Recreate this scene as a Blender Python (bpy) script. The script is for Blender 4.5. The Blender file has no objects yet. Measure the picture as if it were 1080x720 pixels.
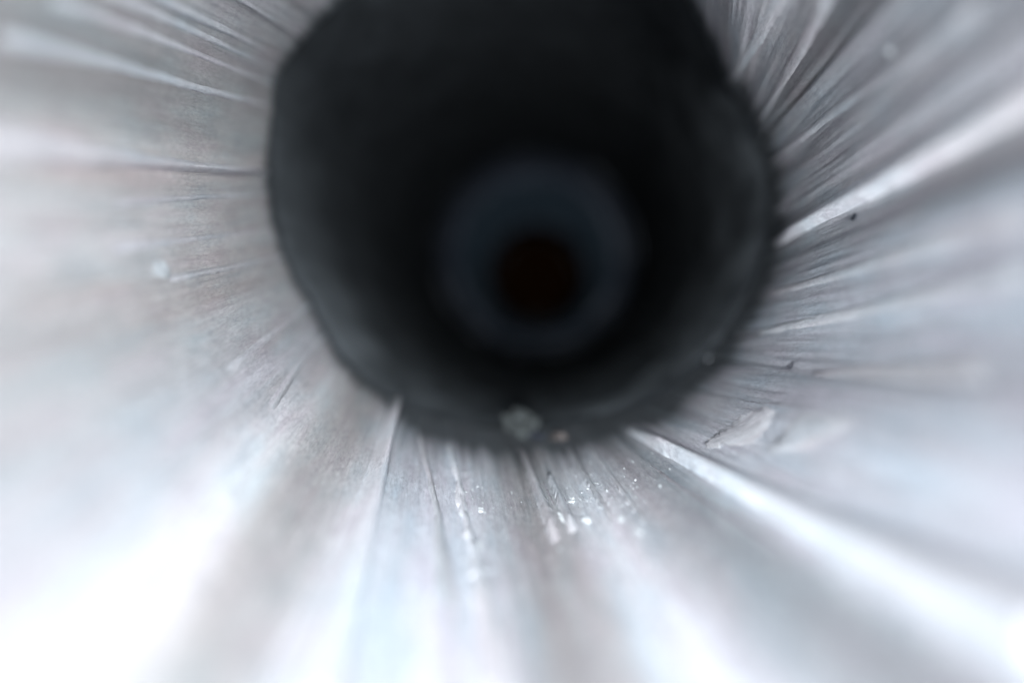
import bpy, math, random
import numpy as np
from mathutils import Vector
random.seed(7); rng = np.random.RandomState(11)
PI = math.pi
scene = bpy.context.scene
C = scene.collection

# ---------------------------------------------------------------- camera, world, lamps, exposure
F = 720.0                                   # focal length in photo pixels (24 mm on 36 mm)
cd = bpy.data.cameras.new('camera'); cam = bpy.data.objects.new('camera', cd); C.objects.link(cam)
cam.location = (0, 0, 0); cam.rotation_euler = (PI/2, 0, 0)
cd.lens = 24; cd.sensor_width = 36; cd.clip_start = .001; cd.clip_end = 20
cd.dof.use_dof = True; cd.dof.focus_distance = .103; cd.dof.aperture_fstop = 3.1
scene.camera = cam
w = bpy.data.worlds.new('World'); scene.world = w; w.use_nodes = True
w.node_tree.nodes['Background'].inputs[0].default_value = (.75, .85, 1, 1)
w.node_tree.nodes['Background'].inputs[1].default_value = .10
vs = scene.view_settings; vs.view_transform = 'Standard'; vs.look = 'None'; vs.exposure = 0; vs.gamma = 1
def lamp(name, loc, target, power, size, col):
    l = bpy.data.lights.new(name, 'AREA'); l.shape = 'DISK'; l.size = size; l.energy = power; l.color = col
    o = bpy.data.objects.new(name, l); C.objects.link(o); o.location = loc
    o.rotation_euler = (Vector(target)-Vector(loc)).to_track_quat('-Z', 'Y').to_euler()
    return o
lamp('unseen_lamp', (.012, -.140, -.010), (-.02, .06, -.01), 1.86, .024, (.93, .97, 1))  # unseen lamp added inside the open end to even out the falloff
lamp('unseen_lamp', (-.010, -.138, -.034), (.01, .10, .02), .22, .020, (1, .95, .98))  # second, weaker unseen lamp added beside it, aimed forward

# ---------------------------------------------------------------- helpers
def tag(o, label=None, cat=None, group=None, kind=None):
    if label: o['label'] = label
    if cat: o['category'] = cat
    if group: o['group'] = group
    if kind: o['kind'] = kind
    return o
def empty(name, loc, label, cat, group=None):
    o = bpy.data.objects.new(name, None); C.objects.link(o); o.location = loc; o.empty_display_size = .01
    return tag(o, label, cat, group)
def mesh(name, V, Fc, mat, parent=None, uv=None, smooth=True):
    me = bpy.data.meshes.new(name)
    me.from_pydata([tuple(v) for v in V], [], Fc)
    if smooth: me.polygons.foreach_set('use_smooth', [True]*len(me.polygons))
    if uv is not None:
        lay = me.uv_layers.new(name='UVMap')
        idx = np.empty(len(me.loops), dtype=np.int32); me.loops.foreach_get('vertex_index', idx)
        lay.data.foreach_set('uv', np.asarray(uv)[idx].astype(np.float32).ravel())
    me.materials.append(mat); me.update()
    o = bpy.data.objects.new(name, me); C.objects.link(o)
    if parent:
        o.parent = parent; o.matrix_parent_inverse = parent.matrix_world.inverted() if False else o.matrix_parent_inverse
        o.location = -Vector(parent.location)
    return o
def gridfaces(nu, nv, flip=False):
    a = np.arange(nu*nv).reshape(nu, nv)
    q = np.stack([a[:-1, :-1], a[1:, :-1], a[1:, 1:], a[:-1, 1:]], -1).reshape(-1, 4)
    if flip: q = q[:, ::-1]
    return q.tolist()
class NoiseGrid:                              # smooth value noise on (u, v)
    def __init__(s, nu, nv): s.g = rng.rand(nu, nv)*2-1; s.nu = nu; s.nv = nv
    def __call__(s, u, v):
        u = np.asarray(u, float); v = np.asarray(v, float)
        i = np.floor(u).astype(int); j = np.floor(v).astype(int); a = u-i; b = v-j
        a = a*a*(3-2*a); b = b*b*(3-2*b)
        g = lambda x, y: s.g[x % s.nu, y % s.nv]
        return (g(i, j)*(1-a)+g(i+1, j)*a)*(1-b)+(g(i, j+1)*(1-a)+g(i+1, j+1)*a)*b

# ---------------------------------------------------------------- the tube as a ruled surface
D = .137; CX, CY = 550., 192.
TH0 = 90.                                     # seam on the roof
rim_tab = [(90, 264), (110, 262), (128, 262), (138, 268), (150, 276), (158, 279), (168, 268), (180, 268), (195, 262), (208, 255), (222, 264),
           (236, 266), (250, 263), (270, 258), (285, 261), (300, 268), (315, 270), (330, 266), (345, 266), (357, 261), (370, 252),
           (385, 240), (398, 248), (410, 262), (430, 266), (450, 264)]
dir_tab = [(90, 118), (130, 139), (157, 152.5), (164, 162), (178, 174.5), (197, 192), (210, 211), (226, 230), (239, 253), (258, 278), (274, 290),
           (294, 331), (306, 344), (317, 355), (328, 371), (348, 391), (369, 406), (376, 424), (386, 446), (420, 466), (450, 478)]
def smooth_tab(tab, sig=3.0):
    x = np.arange(60, 481, .5); t = np.array(tab, float)
    xs = np.concatenate([t[:-1, 0]-360, t[:, 0], t[1:, 0]+360]); inc = t[-1, 1]-t[0, 1]
    ys = np.concatenate([t[:-1, 1]-inc, t[:, 1], t[1:, 1]+inc])
    y = np.interp(np.arange(0, 541, .5), xs, ys); k = np.exp(-.5*(np.arange(-30, 31)*.5/sig)**2); k /= k.sum()
    y = np.convolve(y, k, 'same')
    return x, y[120:120+len(x)]
RX, RY = smooth_tab(rim_tab, 2.0); DX, DY = smooth_tab(dir_tab, 4.0)
Y1 = .03; L1 = 860.
def base(th, Y):
    th = np.asarray(th, float); Y = np.asarray(Y, float); a = np.radians(th)
    r = np.interp(th, RX, RY); px = CX+r*np.cos(a)-540; py = 360-(CY-r*np.sin(a))
    d = np.radians(np.interp(th, DX, DY)); qx = px+L1*np.cos(d); qy = py+L1*np.sin(d)
    x0, z0 = px/F*D, py/F*D; x1, z1 = qx/F*Y1, qy/F*Y1
    t = (D-Y)/(D-Y1)
    return np.stack([x0+(x1-x0)*t, Y+0*th, z0+(z1-z0)*t], -1)
def normal(th, Y):
    e = .3; g = .0005
    du = base(th+e, Y)-base(th-e, Y); dv = base(th, Y+g)-base(th, Y-g)
    n = np.cross(dv, du); n /= np.linalg.norm(n, axis=-1, keepdims=True)
    c = base(th, Y); m = np.array([(CX-540)/F*D, 0, (360-CY)/F*D*.8]); s = np.sign(np.sum(n*(m-c)*np.array([1, 0, 1]), -1, keepdims=True))
    return n*s
N1 = NoiseGrid(512, 64); N2 = NoiseGrid(2048, 128); N3 = NoiseGrid(256, 16)
def G(th, c, wd): return np.exp(-.5*((th-c)/wd)**2)
# broad pleats: centre, width in degrees, height in mm (+ towards the middle of the tube)
pleats = [(100, 6, .9), (121, 4, .7), (133, 3, -.6), (146, 3, .7), (169, 4, -.7), (186, 4, .5), (203, 5, -.8), (218, 4, .9), (231, 4, -.9),
          (246, 3.5, .5), (265, 4, -.7), (281, 4, .7), (303, 4, -.9), (311, 3, .8), (322, 3.5, -.6), (337, 4, .8), (343, 2.5, -.9),
          (358, 3, .7), (366, 3, -.5), (373, 2, .9), (378, 2, -1.1), (392, 5, .9), (420, 6, -.7)]
def height(th, Y, fine=1.):
    s = np.clip((D-Y)/.06, 0, 1.6)
    h = sum(a*1e-3*G(th, c, wd) for c, wd, a in pleats)*(.2+.5*s)
    h = h+N3(th*.30, Y*25)*.35e-3*(.4+s)+fine*(N1(th*1.1, Y*40+7)*.16e-3+N1(th*3.1+99, Y*60)*.09e-3+N2(th*9., Y*140)*.035e-3)
    h = h-.0011*G(th, 9.6+360, .32)-.0006*G(th, 316.6, .35)*(Y > .1)
    return h
rim_shade_tab = np.array([(90, 30), (130, 12), (165, 5), (195, 6), (222, 10), (238, 16), (250, 36), (270, 46), (292, 44), (310, 34), (335, 34), (352, 24), (375, 24), (395, 18), (450, 30)], float)
def rim_shade(th, Y):                              # painted shade and falloff by distance from the rim, wider on the floor
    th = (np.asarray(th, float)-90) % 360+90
    w_ = np.interp(th, rim_shade_tab[:, 0], rim_shade_tab[:, 1])*(1+.35*N1(th*.25, Y*20)+.28*N1(th*1.6+40, Y*60))
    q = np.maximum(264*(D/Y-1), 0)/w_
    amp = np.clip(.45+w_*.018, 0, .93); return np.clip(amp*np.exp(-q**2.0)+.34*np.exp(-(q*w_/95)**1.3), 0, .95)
def surf(th, Y, h=0., fine=1.):
    return base(th, Y)+normal(th, Y)*(height(th, Y, fine)+h)[..., None]
YE = -.15                                     # the open end, behind the viewer
def img(P): return np.stack([540+P[..., 0]/P[..., 1]*F, 360-P[..., 2]/P[..., 1]*F], -1)
_gt, _gy = np.meshgrid(np.arange(90, 450, .5), np.linspace(D, .035, 200), indexing='ij'); _gi = img(surf(_gt, _gy))
def locate(px, py):
    k = np.argmin(((_gi-np.array([px, py]))**2).sum(-1)); return _gt.flat[k], _gy.flat[k]
_bi = img(base(_gt, _gy))[::6, ::7]; _bt = _gt[::6, ::7].ravel(); _by = _gy[::6, ::7].ravel()
def inverse(px, py):                          # (degrees, distance) of the wall point seen at a place in the photo
    sh = px.shape; q = np.stack([px.ravel(), py.ravel()], -1)
    k = np.array([np.argmin(((_bi.reshape(-1, 2)-p)**2).sum(-1)) for p in q]); th = _bt[k]; iv = 1/_by[k]
    for _ in range(6):
        f0 = img(base(th, 1/iv)); ft = (img(base(th+.05, 1/iv))-f0)/.05; fy = (img(base(th, 1/(iv+.02)))-f0)/.02
        e = q-f0; det = ft[:, 0]*fy[:, 1]-ft[:, 1]*fy[:, 0]
        th = th+np.clip((e[:, 0]*fy[:, 1]-e[:, 1]*fy[:, 0])/det, -3, 3); iv = np.clip(iv+np.clip((ft[:, 0]*e[:, 1]-ft[:, 1]*e[:, 0])/det, -3, 3), 1/(D+.001), 60)
    return th.reshape(sh), (1/iv).reshape(sh)

# ---------------------------------------------------------------- materials
def mat(name):
    m = bpy.data.materials.new(name); m.use_nodes = True; nt = m.node_tree
    return m, nt, nt.nodes['Principled BSDF']
def node(nt, t, **kw):
    n = nt.nodes.new(t)
    for k, v in kw.items():
        if k in n.inputs: n.inputs[k].default_value = v
        else: setattr(n, k, v)
    return n
def noise(nt, vec, sx, sy, detail=4, rough=.55, off=0):
    mp = node(nt, 'ShaderNodeMapping'); mp.inputs['Scale'].default_value = (sx, sy, 1); mp.inputs['Location'].default_value = (off, off*.7, off)
    nt.links.new(vec, mp.inputs[0])
    n = node(nt, 'ShaderNodeTexNoise', Scale=1.0, Detail=detail, Roughness=rough); nt.links.new(mp.outputs[0], n.inputs['Vector'])
    return n.outputs['Fac']
def ramp(nt, fac, stops):
    r = node(nt, 'ShaderNodeValToRGB'); e = r.color_ramp.elements
    for i, (p, c) in enumerate(stops):
        el = e[i] if i < 2 else e.new(p)
        el.position = p; el.color = c if len(c) == 4 else (*c, 1)
    nt.links.new(fac, r.inputs[0]); return r.outputs[0]
def mix(nt, f, a, b, mode='MIX'):
    m = node(nt, 'ShaderNodeMix', data_type='RGBA', blend_type=mode)
    for s, v in ((0, f), (6, a), (7, b)):
        if hasattr(v, 'node'): nt.links.new(v, m.inputs[s])
        else: m.inputs[s].default_value = v
    return m.outputs[2]
# u of the UV map = degrees round the tube / 10, v = millimetres behind the rim / 10
def wall_material(name, tone=1.0, with_shade=True):
    m, nt, b = mat(name)
    uv = node(nt, 'ShaderNodeTexCoord').outputs['UV']
    broad = ramp(nt, noise(nt, uv, 1.1, .10, 3), [(.30, (.45, .43, .43)), (.50, (.53, .535, .55)), (.70, (.60, .63, .65))])
    tint = ramp(nt, noise(nt, uv, 2.3, .55, 3, off=31), [(.35, (1, .94, .96)), (.5, (1, 1, 1)), (.65, (.90, .975, 1))])
    c = mix(nt, .75, broad, tint, 'MULTIPLY')
    streak = ramp(nt, noise(nt, uv, 14, .55, 5, .65, off=5), [(.32, (.78, .78, .80)), (.5, (.96, .96, .96)), (.68, (1.12, 1.13, 1.13))])
    c = mix(nt, .55, c, streak, 'MULTIPLY')
    speck = ramp(nt, noise(nt, uv, 26, 7, 4, .7, off=9), [(.30, (.72, .72, .74)), (.55, (1, 1, 1)), (.75, (1.15, 1.15, 1.15))])
    c = mix(nt, .85, c, speck, 'MULTIPLY')
    patch = ramp(nt, noise(nt, uv, 4.2, 1.6, 6, .72, off=23), [(.32, (.70, .71, .73)), (.5, (.97, .97, .97)), (.68, (1.16, 1.17, 1.17))])
    c = mix(nt, .5, c, patch, 'MULTIPLY')
    wa = node(nt, 'ShaderNodeAttribute', attribute_name='warm')
    c = mix(nt, 1., c, mix(nt, wa.outputs['Fac'], (.94, .965, 1.02, 1), (1.02, .985, .95, 1)), 'MULTIPLY')
    an = node(nt, 'ShaderNodeAttribute', attribute_name='tone'); ad = node(nt, 'ShaderNodeMath', operation='ADD'); nt.links.new(an.outputs['Fac'], ad.inputs[0]); ad.inputs[1].default_value = 1
    cb = node(nt, 'ShaderNodeCombineColor'); [nt.links.new(ad.outputs[0], cb.inputs[i]) for i in range(3)]
    c = mix(nt, 1., c, cb.outputs[0], 'MULTIPLY')
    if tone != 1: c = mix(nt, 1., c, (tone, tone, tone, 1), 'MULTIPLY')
    if with_shade:                                   # soft shade towards the dark socket mixed into the colour, uneven edge
        sa = node(nt, 'ShaderNodeAttribute', attribute_name='rim_shade')
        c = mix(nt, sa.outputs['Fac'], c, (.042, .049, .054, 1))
    nt.links.new(c, b.inputs['Base Color'])
    b.inputs['Roughness'].default_value = .8; b.inputs['Specular IOR Level'].default_value = .12
    bp = node(nt, 'ShaderNodeBump', Strength=.8, Distance=.0006)
    h = noise(nt, uv, 15, 3.2, 7, .75, off=17); nt.links.new(h, bp.inputs['Height'])
    nt.links.new(bp.outputs[0], b.inputs['Normal'])
    return m
M_wall = wall_material('pale_wall'); M_ridge = wall_material('pale_ridge', 1.12, True); M_white = wall_material('lit_ridge', 1.55, True)  # M_white is a brighter copy: ridge highlights put into the colour
def plain(name, col, rough, bump=0, scale=300, spec=.3):
    m, nt, b = mat(name)
    tc = node(nt, 'ShaderNodeTexCoord').outputs['Object']
    n = node(nt, 'ShaderNodeTexNoise', Scale=float(scale), Detail=5.); nt.links.new(tc, n.inputs['Vector'])
    c = ramp(nt, n.outputs['Fac'], [(.3, tuple(x*.7 for x in col)), (.7, tuple(x*1.3 for x in col))])
    nt.links.new(c, b.inputs['Base Color']); b.inputs['Roughness'].default_value = rough; b.inputs['Specular IOR Level'].default_value = spec
    if bump:
        bp = node(nt, 'ShaderNodeBump', Strength=bump, Distance=.0008); nt.links.new(n.outputs['Fac'], bp.inputs['Height']); nt.links.new(bp.outputs[0], b.inputs['Normal'])
    return m
M_shell = plain('outer_shell', (.30, .32, .34), .7, .4)
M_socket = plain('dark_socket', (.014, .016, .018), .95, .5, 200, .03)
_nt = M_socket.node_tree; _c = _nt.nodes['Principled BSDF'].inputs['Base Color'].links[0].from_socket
_a = node(_nt, 'ShaderNodeAttribute', attribute_name='mouth_light'); _nt.links.new(mix(_nt, _a.outputs['Fac'], _c, (.33, .37, .40, 1)), _nt.nodes['Principled BSDF'].inputs['Base Color'])  # paler tone at the mouth paints incoming light and haze
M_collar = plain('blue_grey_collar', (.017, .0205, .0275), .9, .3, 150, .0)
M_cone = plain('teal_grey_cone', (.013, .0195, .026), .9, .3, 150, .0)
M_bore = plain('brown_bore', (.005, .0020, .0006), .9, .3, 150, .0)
M_grit = plain('chalky_grit', (.46, .49, .51), .9, 0, 900, .1)
M_flake = plain('white_flake', (.78, .82, .84), .5, .5, 900)
M_line = plain('dark_line', (.24, .235, .255), .8, .3, 900)  # dark strips laid on the wall along grooves, creases and scratches
M_dirt = plain('dark_dirt', (.02, .025, .035), .8, .5, 900)
M_pink = plain('pinkish_crumb', (.075, .066, .064), .9, .5, 900)

# ---------------------------------------------------------------- pale tube: wall, shell, ridges
ctr = ((CX-540)/F*D, D, (360-CY)/F*D)
tube = empty('pale_tube', ctr, 'pale grey tube with lengthwise streaks and ridges, opening towards the viewer around the dark socket', 'tube')
ths = np.linspace(90, 450, 1321)
Ys = np.concatenate([np.linspace(D, .09, 130), np.linspace(.0895, .03, 90)[0:], np.linspace(.028, YE, 50)])
T, YY = np.meshgrid(ths, Ys, indexing='ij')
P = surf(T, YY)
P[-1] = P[0]
uv = np.stack([T/10, (D-YY)*100], -1).reshape(-1, 2)
wall = mesh('wall', P.reshape(-1, 3), gridfaces(len(ths), len(Ys)), M_wall, tube, uv)
# lit swaths, fold shading and stains painted along the tube in bands: where, half width, strength, length in
bands = [(120, 630, 6, .40), (190, 560, 3, .14), (60, 400, 5, -.16), (275, 600, 3.4, -.30), (250, 440, 3, -.12), (352, 640, 2.2, .34), (410, 660, 2.2, .0),
         (455, 660, 4, .6), (520, 690, 2, .4), (590, 690, 3.2, -.20), (700, 670, 3, .5), (850, 640, 3.2, -.22), (770, 600, 2, -.05), (960, 520, 4, .2), (1050, 630, 2.6, .55),
         (1000, 400, 5, -.05), (1050, 165, 1.6, -.18), (940, 235, 2.2, -.20), (1000, 300, 3, -.03), (110, 100, 4, -.27), (60, 0, 7, -.38), (60, 157, 2.0, .34), (100, 210, 3, -.05),
         (80, 290, 5, .06), (820, 110, 2, -.35), (900, 20, 4, -.36), (790, 10, 3, .0), (990, 60, 4, -.2), (720, 520, 2, -.16), (800, 500, 2, -.1)]
bx = np.array([b[:2] for b in bands], float); bt, by_ = inverse(bx[:, 0], bx[:, 1])
tone = np.zeros_like(T)
Tw = T+1.2*N1(T*.15, YY*30)
for (x_, y_, wd, amp), t0 in zip(bands, bt):
    d_ = (Tw-t0+180) % 360-180
    tone += amp*np.exp(-.5*(d_/wd)**2)*(.45+.55*np.clip((D-YY)/.05, 0, 1))
so_ = wall.data.attributes.new('rim_shade', 'FLOAT', 'POINT'); so_.data.foreach_set('value', rim_shade(T, YY).astype(np.float32).ravel())
wr = sum(a_*np.exp(-.5*(((T-t_+180) % 360-180)/w_)**2) for t_, w_, a_ in ((170, 14, 1), (205, 14, .7), (232, 5, .8), (268, 5, .6), (288, 4, .3), (345, 5, .4), (320, 30, -.6), (215, 6, -.5), (250, 8, -.6)))
wt = wall.data.attributes.new('warm', 'FLOAT', 'POINT'); wt.data.foreach_set('value', np.clip(.4+.6*wr, 0, 1).astype(np.float32).ravel())
at_ = wall.data.attributes.new('tone', 'FLOAT', 'POINT'); at_.data.foreach_set('value', tone.astype(np.float32).ravel())
th2 = np.linspace(90, 450, 181); Y2 = np.concatenate([[D, D], np.linspace(D-.002, YE, 24), [YE]])
T2, YY2 = np.meshgrid(th2, Y2, indexing='ij')
off = np.full_like(T2, -.005); off[:, 0] = -.0002; off[:, -1] = -.0002; off[:, 1] = -.0035
P2 = surf(T2, YY2, off); P2[-1] = P2[0]
mesh('outer_shell', P2.reshape(-1, 3), gridfaces(len(th2), len(Y2), True), M_shell, tube)

def smooth_line(pts, k):
    p = np.array(pts, float); d = np.concatenate([[0], np.cumsum(np.hypot(*(p[1:, :2]-p[:-1, :2]).T))]); q = np.linspace(0, d[-1], k)
    o = np.stack([np.interp(q, d, p[:, i]) for i in range(3)], -1); w_ = np.ones(9)/9; e = np.pad(o, ((4, 4), (0, 0)), 'edge')
    r = np.stack([np.convolve(e[:, i], w_, 'valid') for i in range(3)], -1); r[0] = o[0]; r[-1] = o[-1]; return r
def ribbon(pts, hmm, name='ridge', label=None, m=None, skew=0., rag=.05, jag=.15, ends=(14, 8), n=15, k=230, parent=None):
    """a raised rib following a line on the wall: points (x, y, width); hmm its height in millimetres"""
    L = smooth_line(pts, k); t = np.gradient(L[:, :2], axis=0); t /= np.linalg.norm(t, axis=1, keepdims=True); nn = np.stack([t[:, 1], -t[:, 0]], -1)
    ng = NoiseGrid(128, 8); s = np.linspace(0, 1, k); u = np.linspace(-1, 1, n); S_, U = np.meshgrid(s, u, indexing='ij')
    wv = L[:, 2:3]*.5; jag = jag*np.exp(-wv/11); wv = wv*(1+jag*ng(S_*30, U*0+np.sign(U)+2)+jag*.6*ng(S_*75, np.sign(U)+5))
    Q = L[:, None, :2]+nn[:, None, :]*(U*wv)[..., None]
    th, Y = inverse(Q[..., 0], Q[..., 1])
    us = np.clip(U+skew*(1-U*U), -1, 1); prof = (1-us*us)**1.2
    e0 = np.minimum(1, S_*ends[0]+.02)*np.minimum(1, (1-S_)*ends[1]+.02)
    Lp = np.hypot(*(L[1:, :2]-L[:-1, :2]).T).sum(); rg = rag*np.exp(-wv/7); h = prof*(hmm if hmm > 1 else hmm*.65)*1e-3*e0*(1+rg*ng(S_*Lp/17, 5+U)*1.2+rg*ng(S_*Lp/7+U*.7, 1+U*1.5))-.00005+.00008*prof-.00012*(np.abs(U) > .99)
    o = mesh(name, surf(th, Y, h, (1-prof) if hmm > .1 else 1.).reshape(-1, 3), gridfaces(k, n), m or M_ridge, parent or tube, np.stack([th[:1, n//2:n//2+1]/10+U*wv/46, (D-Y)*100], -1).reshape(-1, 2))
    sa = o.data.attributes.new('rim_shade', 'FLOAT', 'POINT'); sa.data.foreach_set('value', (rim_shade(th, Y)*.8).astype(np.float32).ravel())
    wt_ = o.data.attributes.new('warm', 'FLOAT', 'POINT'); wt_.data.foreach_set('value', np.full(th.size, .45, np.float32))
    if label: o['label'] = label
    return o
R = ribbon
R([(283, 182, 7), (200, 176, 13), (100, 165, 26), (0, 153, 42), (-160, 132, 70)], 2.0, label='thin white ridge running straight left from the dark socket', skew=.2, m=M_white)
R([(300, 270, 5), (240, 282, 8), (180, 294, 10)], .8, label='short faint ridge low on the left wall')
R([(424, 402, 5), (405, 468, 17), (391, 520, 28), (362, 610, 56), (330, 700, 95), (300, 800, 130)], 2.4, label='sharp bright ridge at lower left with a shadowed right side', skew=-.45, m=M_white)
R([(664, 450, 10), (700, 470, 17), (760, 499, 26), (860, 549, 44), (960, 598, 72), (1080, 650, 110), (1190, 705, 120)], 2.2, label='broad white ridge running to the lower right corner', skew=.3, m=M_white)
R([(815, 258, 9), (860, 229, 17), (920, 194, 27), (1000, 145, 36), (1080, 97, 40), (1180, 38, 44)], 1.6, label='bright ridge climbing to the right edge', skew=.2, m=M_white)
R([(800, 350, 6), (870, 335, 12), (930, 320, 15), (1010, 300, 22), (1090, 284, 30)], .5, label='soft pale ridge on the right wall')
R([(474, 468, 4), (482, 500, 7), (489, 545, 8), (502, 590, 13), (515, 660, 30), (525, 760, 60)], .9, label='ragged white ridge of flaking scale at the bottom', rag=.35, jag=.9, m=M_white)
R([(548, 470, 5), (562, 505, 9), (578, 545, 14), (586, 572, 14)], 1.1, label='narrow rib left of the dark grooves at the bottom', rag=.1, jag=.2, ends=(10, 6))
R([(578, 500, 6), (592, 530, 10), (606, 562, 12)], 1.1, label='narrow rib between the dark grooves at the bottom', rag=.1, jag=.2, ends=(10, 6))
R([(598, 470, 3), (622, 510, 6), (646, 552, 8)], .6, rag=.5, jag=.4)
R([(620, 470, 3), (650, 510, 6), (684, 556, 8)], .5, rag=.5, jag=.4)
R([(440, 450, 3), (452, 500, 6), (462, 545, 10), (470, 640, 30)], .6, rag=.4, jag=.3)
R([(296, 62, 5), (250, 38, 8), (190, 10, 12), (130, -20, 16)], .6)
R([(292, 74, 3), (240, 50, 7), (170, 18, 10), (110, -8, 14)], .5)
R([(290, 90, 3), (230, 66, 6), (150, 34, 10), (60, 2, 16)], .45)
R([(286, 112, 4), (220, 96, 8), (130, 70, 12), (0, 40, 24)], .35)
R([(318, 40, 3), (280, 16, 5), (230, -16, 7)], .7)
R([(285, 205, 3), (210, 208, 6), (120, 214, 12)], .4)
R([(292, 240, 3), (220, 250, 6), (120, 262, 14)], .4)
R([(330, 320, 4), (290, 350, 8), (240, 392, 14)], .5)
R([(345, 350, 4), (315, 385, 8), (285, 430, 12)], .5)
R([(768, 90, 8), (800, 40, 14), (830, -20, 22)], .4)
R([(800, 130, 5), (840, 62, 14), (876, -10, 24)], .35)
R([(812, 172, 5), (880, 118, 12), (960, 60, 20), (1040, 0, 26)], .6)
R([(812, 310, 5), (900, 285, 12), (1010, 248, 24), (1090, 225, 34)], .35)
R([(860, 394, 6), (920, 391, 20), (1040, 388, 40)], .3)
R([(744, 468, 10), (785, 450, 34), (818, 432, 12)], .35, name='scale_patch', label='pale flat patch of scale left of its dark diagonal gap', m=M_ridge, rag=.5, jag=.3, ends=(6, 8))
R([(806, 470, 8), (850, 453, 38), (905, 446, 14)], .35, name='scale_patch', label='pale flat patch of scale right of its dark diagonal gap', m=M_ridge, rag=.5, jag=.3, ends=(5, 3))
K = dict(name='scratch_or_shade', m=M_line, jag=.4, rag=.3, n=7)
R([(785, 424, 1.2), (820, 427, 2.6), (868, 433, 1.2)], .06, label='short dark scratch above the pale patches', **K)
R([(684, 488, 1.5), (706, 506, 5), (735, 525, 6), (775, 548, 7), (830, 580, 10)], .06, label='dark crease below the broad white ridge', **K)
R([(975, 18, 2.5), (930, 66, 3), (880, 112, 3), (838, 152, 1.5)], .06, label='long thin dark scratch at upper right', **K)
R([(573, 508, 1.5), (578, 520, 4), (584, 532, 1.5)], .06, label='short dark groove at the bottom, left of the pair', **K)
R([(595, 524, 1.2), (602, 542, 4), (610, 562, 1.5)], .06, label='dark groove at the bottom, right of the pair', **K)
R([(425, 396, 2), (416, 440, 6), (404, 500, 5), (400, 530, 1.5)], .06, label='painted shade line along the right side of the lower left ridge', **K)  # shaded flank of the ridge drawn as a dark strip
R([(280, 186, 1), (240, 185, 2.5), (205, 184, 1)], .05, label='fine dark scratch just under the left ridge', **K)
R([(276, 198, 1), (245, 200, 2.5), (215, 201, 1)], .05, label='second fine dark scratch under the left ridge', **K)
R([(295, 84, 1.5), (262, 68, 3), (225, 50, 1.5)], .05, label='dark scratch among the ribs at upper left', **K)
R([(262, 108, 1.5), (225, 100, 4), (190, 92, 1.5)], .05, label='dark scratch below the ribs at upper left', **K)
# ---------------------------------------------------------------- dark socket, collar, bore
def at(px, py, Y): return np.array([(px-540)/F*Y, Y, (360-py)/F*Y])
def revolve(name, prof, m, parent, wob=0., n=144, flip=False, follow=False):
    """prof: list of (cx, cy, radius_px, Y): circles seen at that place from the photo's viewpoint, in metres"""
    a = np.linspace(0, 2*PI, n, endpoint=False); ng = NoiseGrid(40, 40); V = []
    for i, (cx, cy, r, Y) in enumerate(prof):
        if follow: r = r+(np.interp((np.degrees(a)-90) % 360+90, RX, RY)+2-281)*(1-i/(len(prof)-1))**1.5
        rr = r/F*Y*(1+wob*ng(a/(2*PI)*40, i*.35)); c = at(cx, cy, Y)
        V.append(np.stack([c[0]+rr*np.cos(a), c[1]+0*a, c[2]+rr*np.sin(a)], -1))
    V = np.concatenate(V); Fc = []
    for i in range(len(prof)-1):
        for j in range(n):
            q = [i*n+j, i*n+(j+1) % n, (i+1)*n+(j+1) % n, (i+1)*n+j]; Fc.append(q[::-1] if flip else q)
    return mesh(name, V, Fc, m, parent)
def lerp(a, b, n): return [tuple(x+(y-x)*i/(n-1) for x, y in zip(a, b)) for i in range(n)]
socket = empty('dark_socket', tuple(at(550, 192, D+.002)), 'matt black socket beyond the pale tube, filling the middle of the picture', 'socket')
inv = lambda a, b, n: [(lambda Y: tuple([a[k]+(b[k]-a[k])*((1/Y-1/a[3])/(1/b[3]-1/a[3])) for k in range(3)])+(Y,))(a[3]+(b[3]-a[3])*i/(n-1)) for i in range(n)]
sw = revolve('socket_wall', inv((550, 192, 281, D+.0006), (565, 266, 105, .353), 40), M_socket, socket, .012, follow=True)
co = np.empty(len(sw.data.vertices)*3, np.float32); sw.data.vertices.foreach_get('co', co); co = co.reshape(-1, 3)
yy = co[:, 1]-co[:, 1].min(); aa = np.degrees(np.arctan2(co[:, 2], co[:, 0]-at(550, 0, D)[0]))+360
mouth_light = np.clip((1+.35*N1(aa*.15, yy*60)+.2*N1(aa*.9, yy*20))*np.exp(-yy/.033)*.46*(1-.93*np.clip(np.sin(np.radians(aa))*1.25, 0, 1)**1.3)*(1-.45*np.clip(-np.sin(np.radians(aa)), 0, 1)**3), 0, 1)   # light falling in at the mouth and veiling haze, put into the colour
da = sw.data.attributes.new('mouth_light', 'FLOAT', 'POINT'); da.data.foreach_set('value', mouth_light.astype(np.float32))
revolve('socket_shell', inv((550, 192, 345, D+.0012), (564, 264, 140, .36), 10), M_socket, socket, 0, flip=True)
revolve('socket_flange', [(550, 192, 286, D+.0030), (550, 192, 345, D+.0030)], M_socket, socket, 0)
collar = empty('blue_grey_collar', tuple(at(565, 268, .33)), 'dim blue-grey ring deep inside the dark socket', 'ring')
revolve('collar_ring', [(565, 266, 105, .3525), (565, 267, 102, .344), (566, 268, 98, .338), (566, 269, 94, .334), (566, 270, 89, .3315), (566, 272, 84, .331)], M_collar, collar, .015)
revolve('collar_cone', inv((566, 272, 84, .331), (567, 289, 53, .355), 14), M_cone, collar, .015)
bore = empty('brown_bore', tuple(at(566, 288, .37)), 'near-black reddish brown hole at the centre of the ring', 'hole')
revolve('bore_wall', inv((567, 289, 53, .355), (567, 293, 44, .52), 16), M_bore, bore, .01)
revolve('bore_end', [(567, 293, 44, .52), (567, 293, 22, .523), (567, 293, .5, .524)], M_bore, bore, .01)

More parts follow.
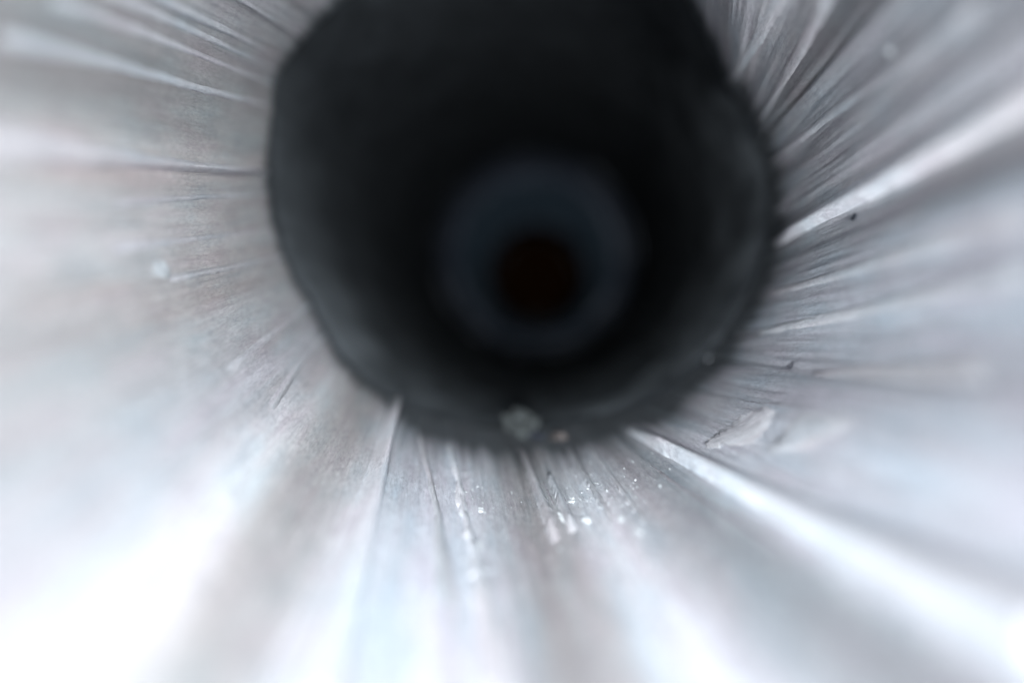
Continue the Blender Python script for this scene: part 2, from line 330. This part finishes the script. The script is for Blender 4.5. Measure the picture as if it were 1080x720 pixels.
# ---------------------------------------------------------------- loose flakes and crumbs
def flake(px, py, size, label, m=M_flake, flat=.16, group='white flakes on the tube wall', name='flake', lift=.05, cat='flake', stretch=1.7, rough=1.):
    th, Y = locate(px, py)
    p = surf(np.array([th]), np.array([Y]))[0]; n = Vector(normal(np.array([th]), np.array([Y]))[0])
    along = Vector(base(th, Y-.002)-base(th, Y)); along = (along-n*along.dot(n)).normalized(); side = n.cross(along)
    r = size/F*Y
    import bmesh
    bm = bmesh.new(); bmesh.ops.create_icosphere(bm, subdivisions=3, radius=1)
    ph = [random.random()*9 for _ in range(3)]
    from mathutils import noise as mn
    for v in bm.verts:
        q = max(.25, 1+1.1*rough*mn.noise(v.co*1.5+Vector(ph))+.7*rough*mn.noise(v.co*3.6+Vector(ph)))
        c = v.co*q; v.co = (along*c.x*stretch+side*c.y*.8+n*c.z*flat)*r
    me = bpy.data.meshes.new(name); bm.to_mesh(me); bm.free(); me.materials.append(m)
    o = bpy.data.objects.new(name, me); C.objects.link(o); o.location = Vector(p)+n*r*lift
    return tag(o, label, cat, group)
flake(549, 446, 21, 'largest pale green-grey fluffy crumb on the bottom lip of the dark socket', plain('pale_crumb', (.045, .052, .053), .95, .5, 700), .7, None, 'crumb', .0, 'crumb', 1.5, .6)
flake(566, 461, 9, 'dark blue-black speck just below the pale crumb on the lip', M_dirt, .4, None, 'speck', .1, 'speck', 1.0)
flake(590, 462, 8, 'small pinkish crumb to the right of the dark speck', M_pink, .5, None, 'crumb', .2, 'crumb', 1.0)
flake(502, 576, 6.5, 'bright white flake, lowest of those left of the bottom centre', stretch=1.2)
flake(483, 501, 4.5, 'upper of the small white flakes on the ragged ridge')
flake(488, 517, 5, 'second white flake down the ragged ridge', stretch=2)
flake(489, 541, 4, 'small white flake half way down the ragged ridge')
flake(456, 513, 2.5, 'tiny white flake between the bright ridge and the ragged ridge')
flake(507, 537, 3, 'tiny flake just right of the ragged ridge')
flake(395, 504, 4, 'small flake stuck on the bright lower left ridge')
flake(580, 556, 6, 'white flake at the foot of the narrow ribs at the bottom', stretch=1.8)
flake(592, 545, 5, 'small white flake between the narrow ribs at the bottom', stretch=1.8)
flake(620, 548, 4.5, 'white flake right of the narrow ribs at the bottom')
flake(604, 527, 4, 'small flake above the others right of the narrow ribs')
flake(672, 560, 4, 'faint white flake furthest right along the bottom wall')
flake(656, 546, 3.5, 'faint small flake just left of the furthest right one')
flake(900, 230, 4.5, 'small dark speck just under the bright right ridge', M_dirt, .25, None, 'speck', .05, 'speck', 1.1)
flake(903, 102, 3.5, 'tiny light flake beside the dark scratch at upper right')
flake(937, 55, 4, 'light flake on the upper right wall above the bright ridge')
flake(170, 283, 11, 'soft round white patch of scale on the left wall', flat=.06, lift=.0, rough=.35, m=plain('dull_scale', (.46, .49, .51), .7, .3, 700))

# fine chalky grit lying on the floor of the tube, too small and too many to count
def grit(name, n, cx, cy, sx, sy, m, rmin, rmax):
    V = []; Fc = []
    x = cx+sx*rng.randn(n); y = cy+sy*rng.randn(n); ok = np.hypot(x-550, y-180) > 285; x, y = x[ok], y[ok]
    th, Y = inverse(x, y); p = surf(th, Y); nn = normal(th, Y)
    al = base(th, Y-.001)-base(th, Y); al /= np.linalg.norm(al, axis=1)[:, None]; sd = np.cross(nn, al)
    for i in range(len(x)):
        r_ = (rmin+(rmax-rmin)*rng.rand()**3)/F*Y[i]; k = len(V); ph = rng.rand()*6; e = rng.uniform(.5, 1.2, 5); st = rng.uniform(1.2, 4.5)
        for j in range(5):
            a_ = ph+j*2*PI/5; V.append(p[i]+(al[i]*math.cos(a_)*st+sd[i]*math.sin(a_))*e[j]*r_-nn[i]*r_*.2)
        V.append(p[i]+nn[i]*r_*rng.uniform(.3, .8)); Fc += [[k+j, k+(j+1) % 5, k+5] for j in range(5)]
    o = mesh(name, V, Fc, m, None, smooth=False)
    return o
for a_ in ((330, 500, 560, 14, 30, 'chalky white grit scattered along the ragged ridge at the bottom'), (430, 640, 535, 38, 22, 'chalky white grit scattered around the narrow ribs at the bottom'),
           
           ):
    tag(grit('grit', *a_[:5], M_grit, .4, 2.0), a_[5], 'grit', kind='stuff')
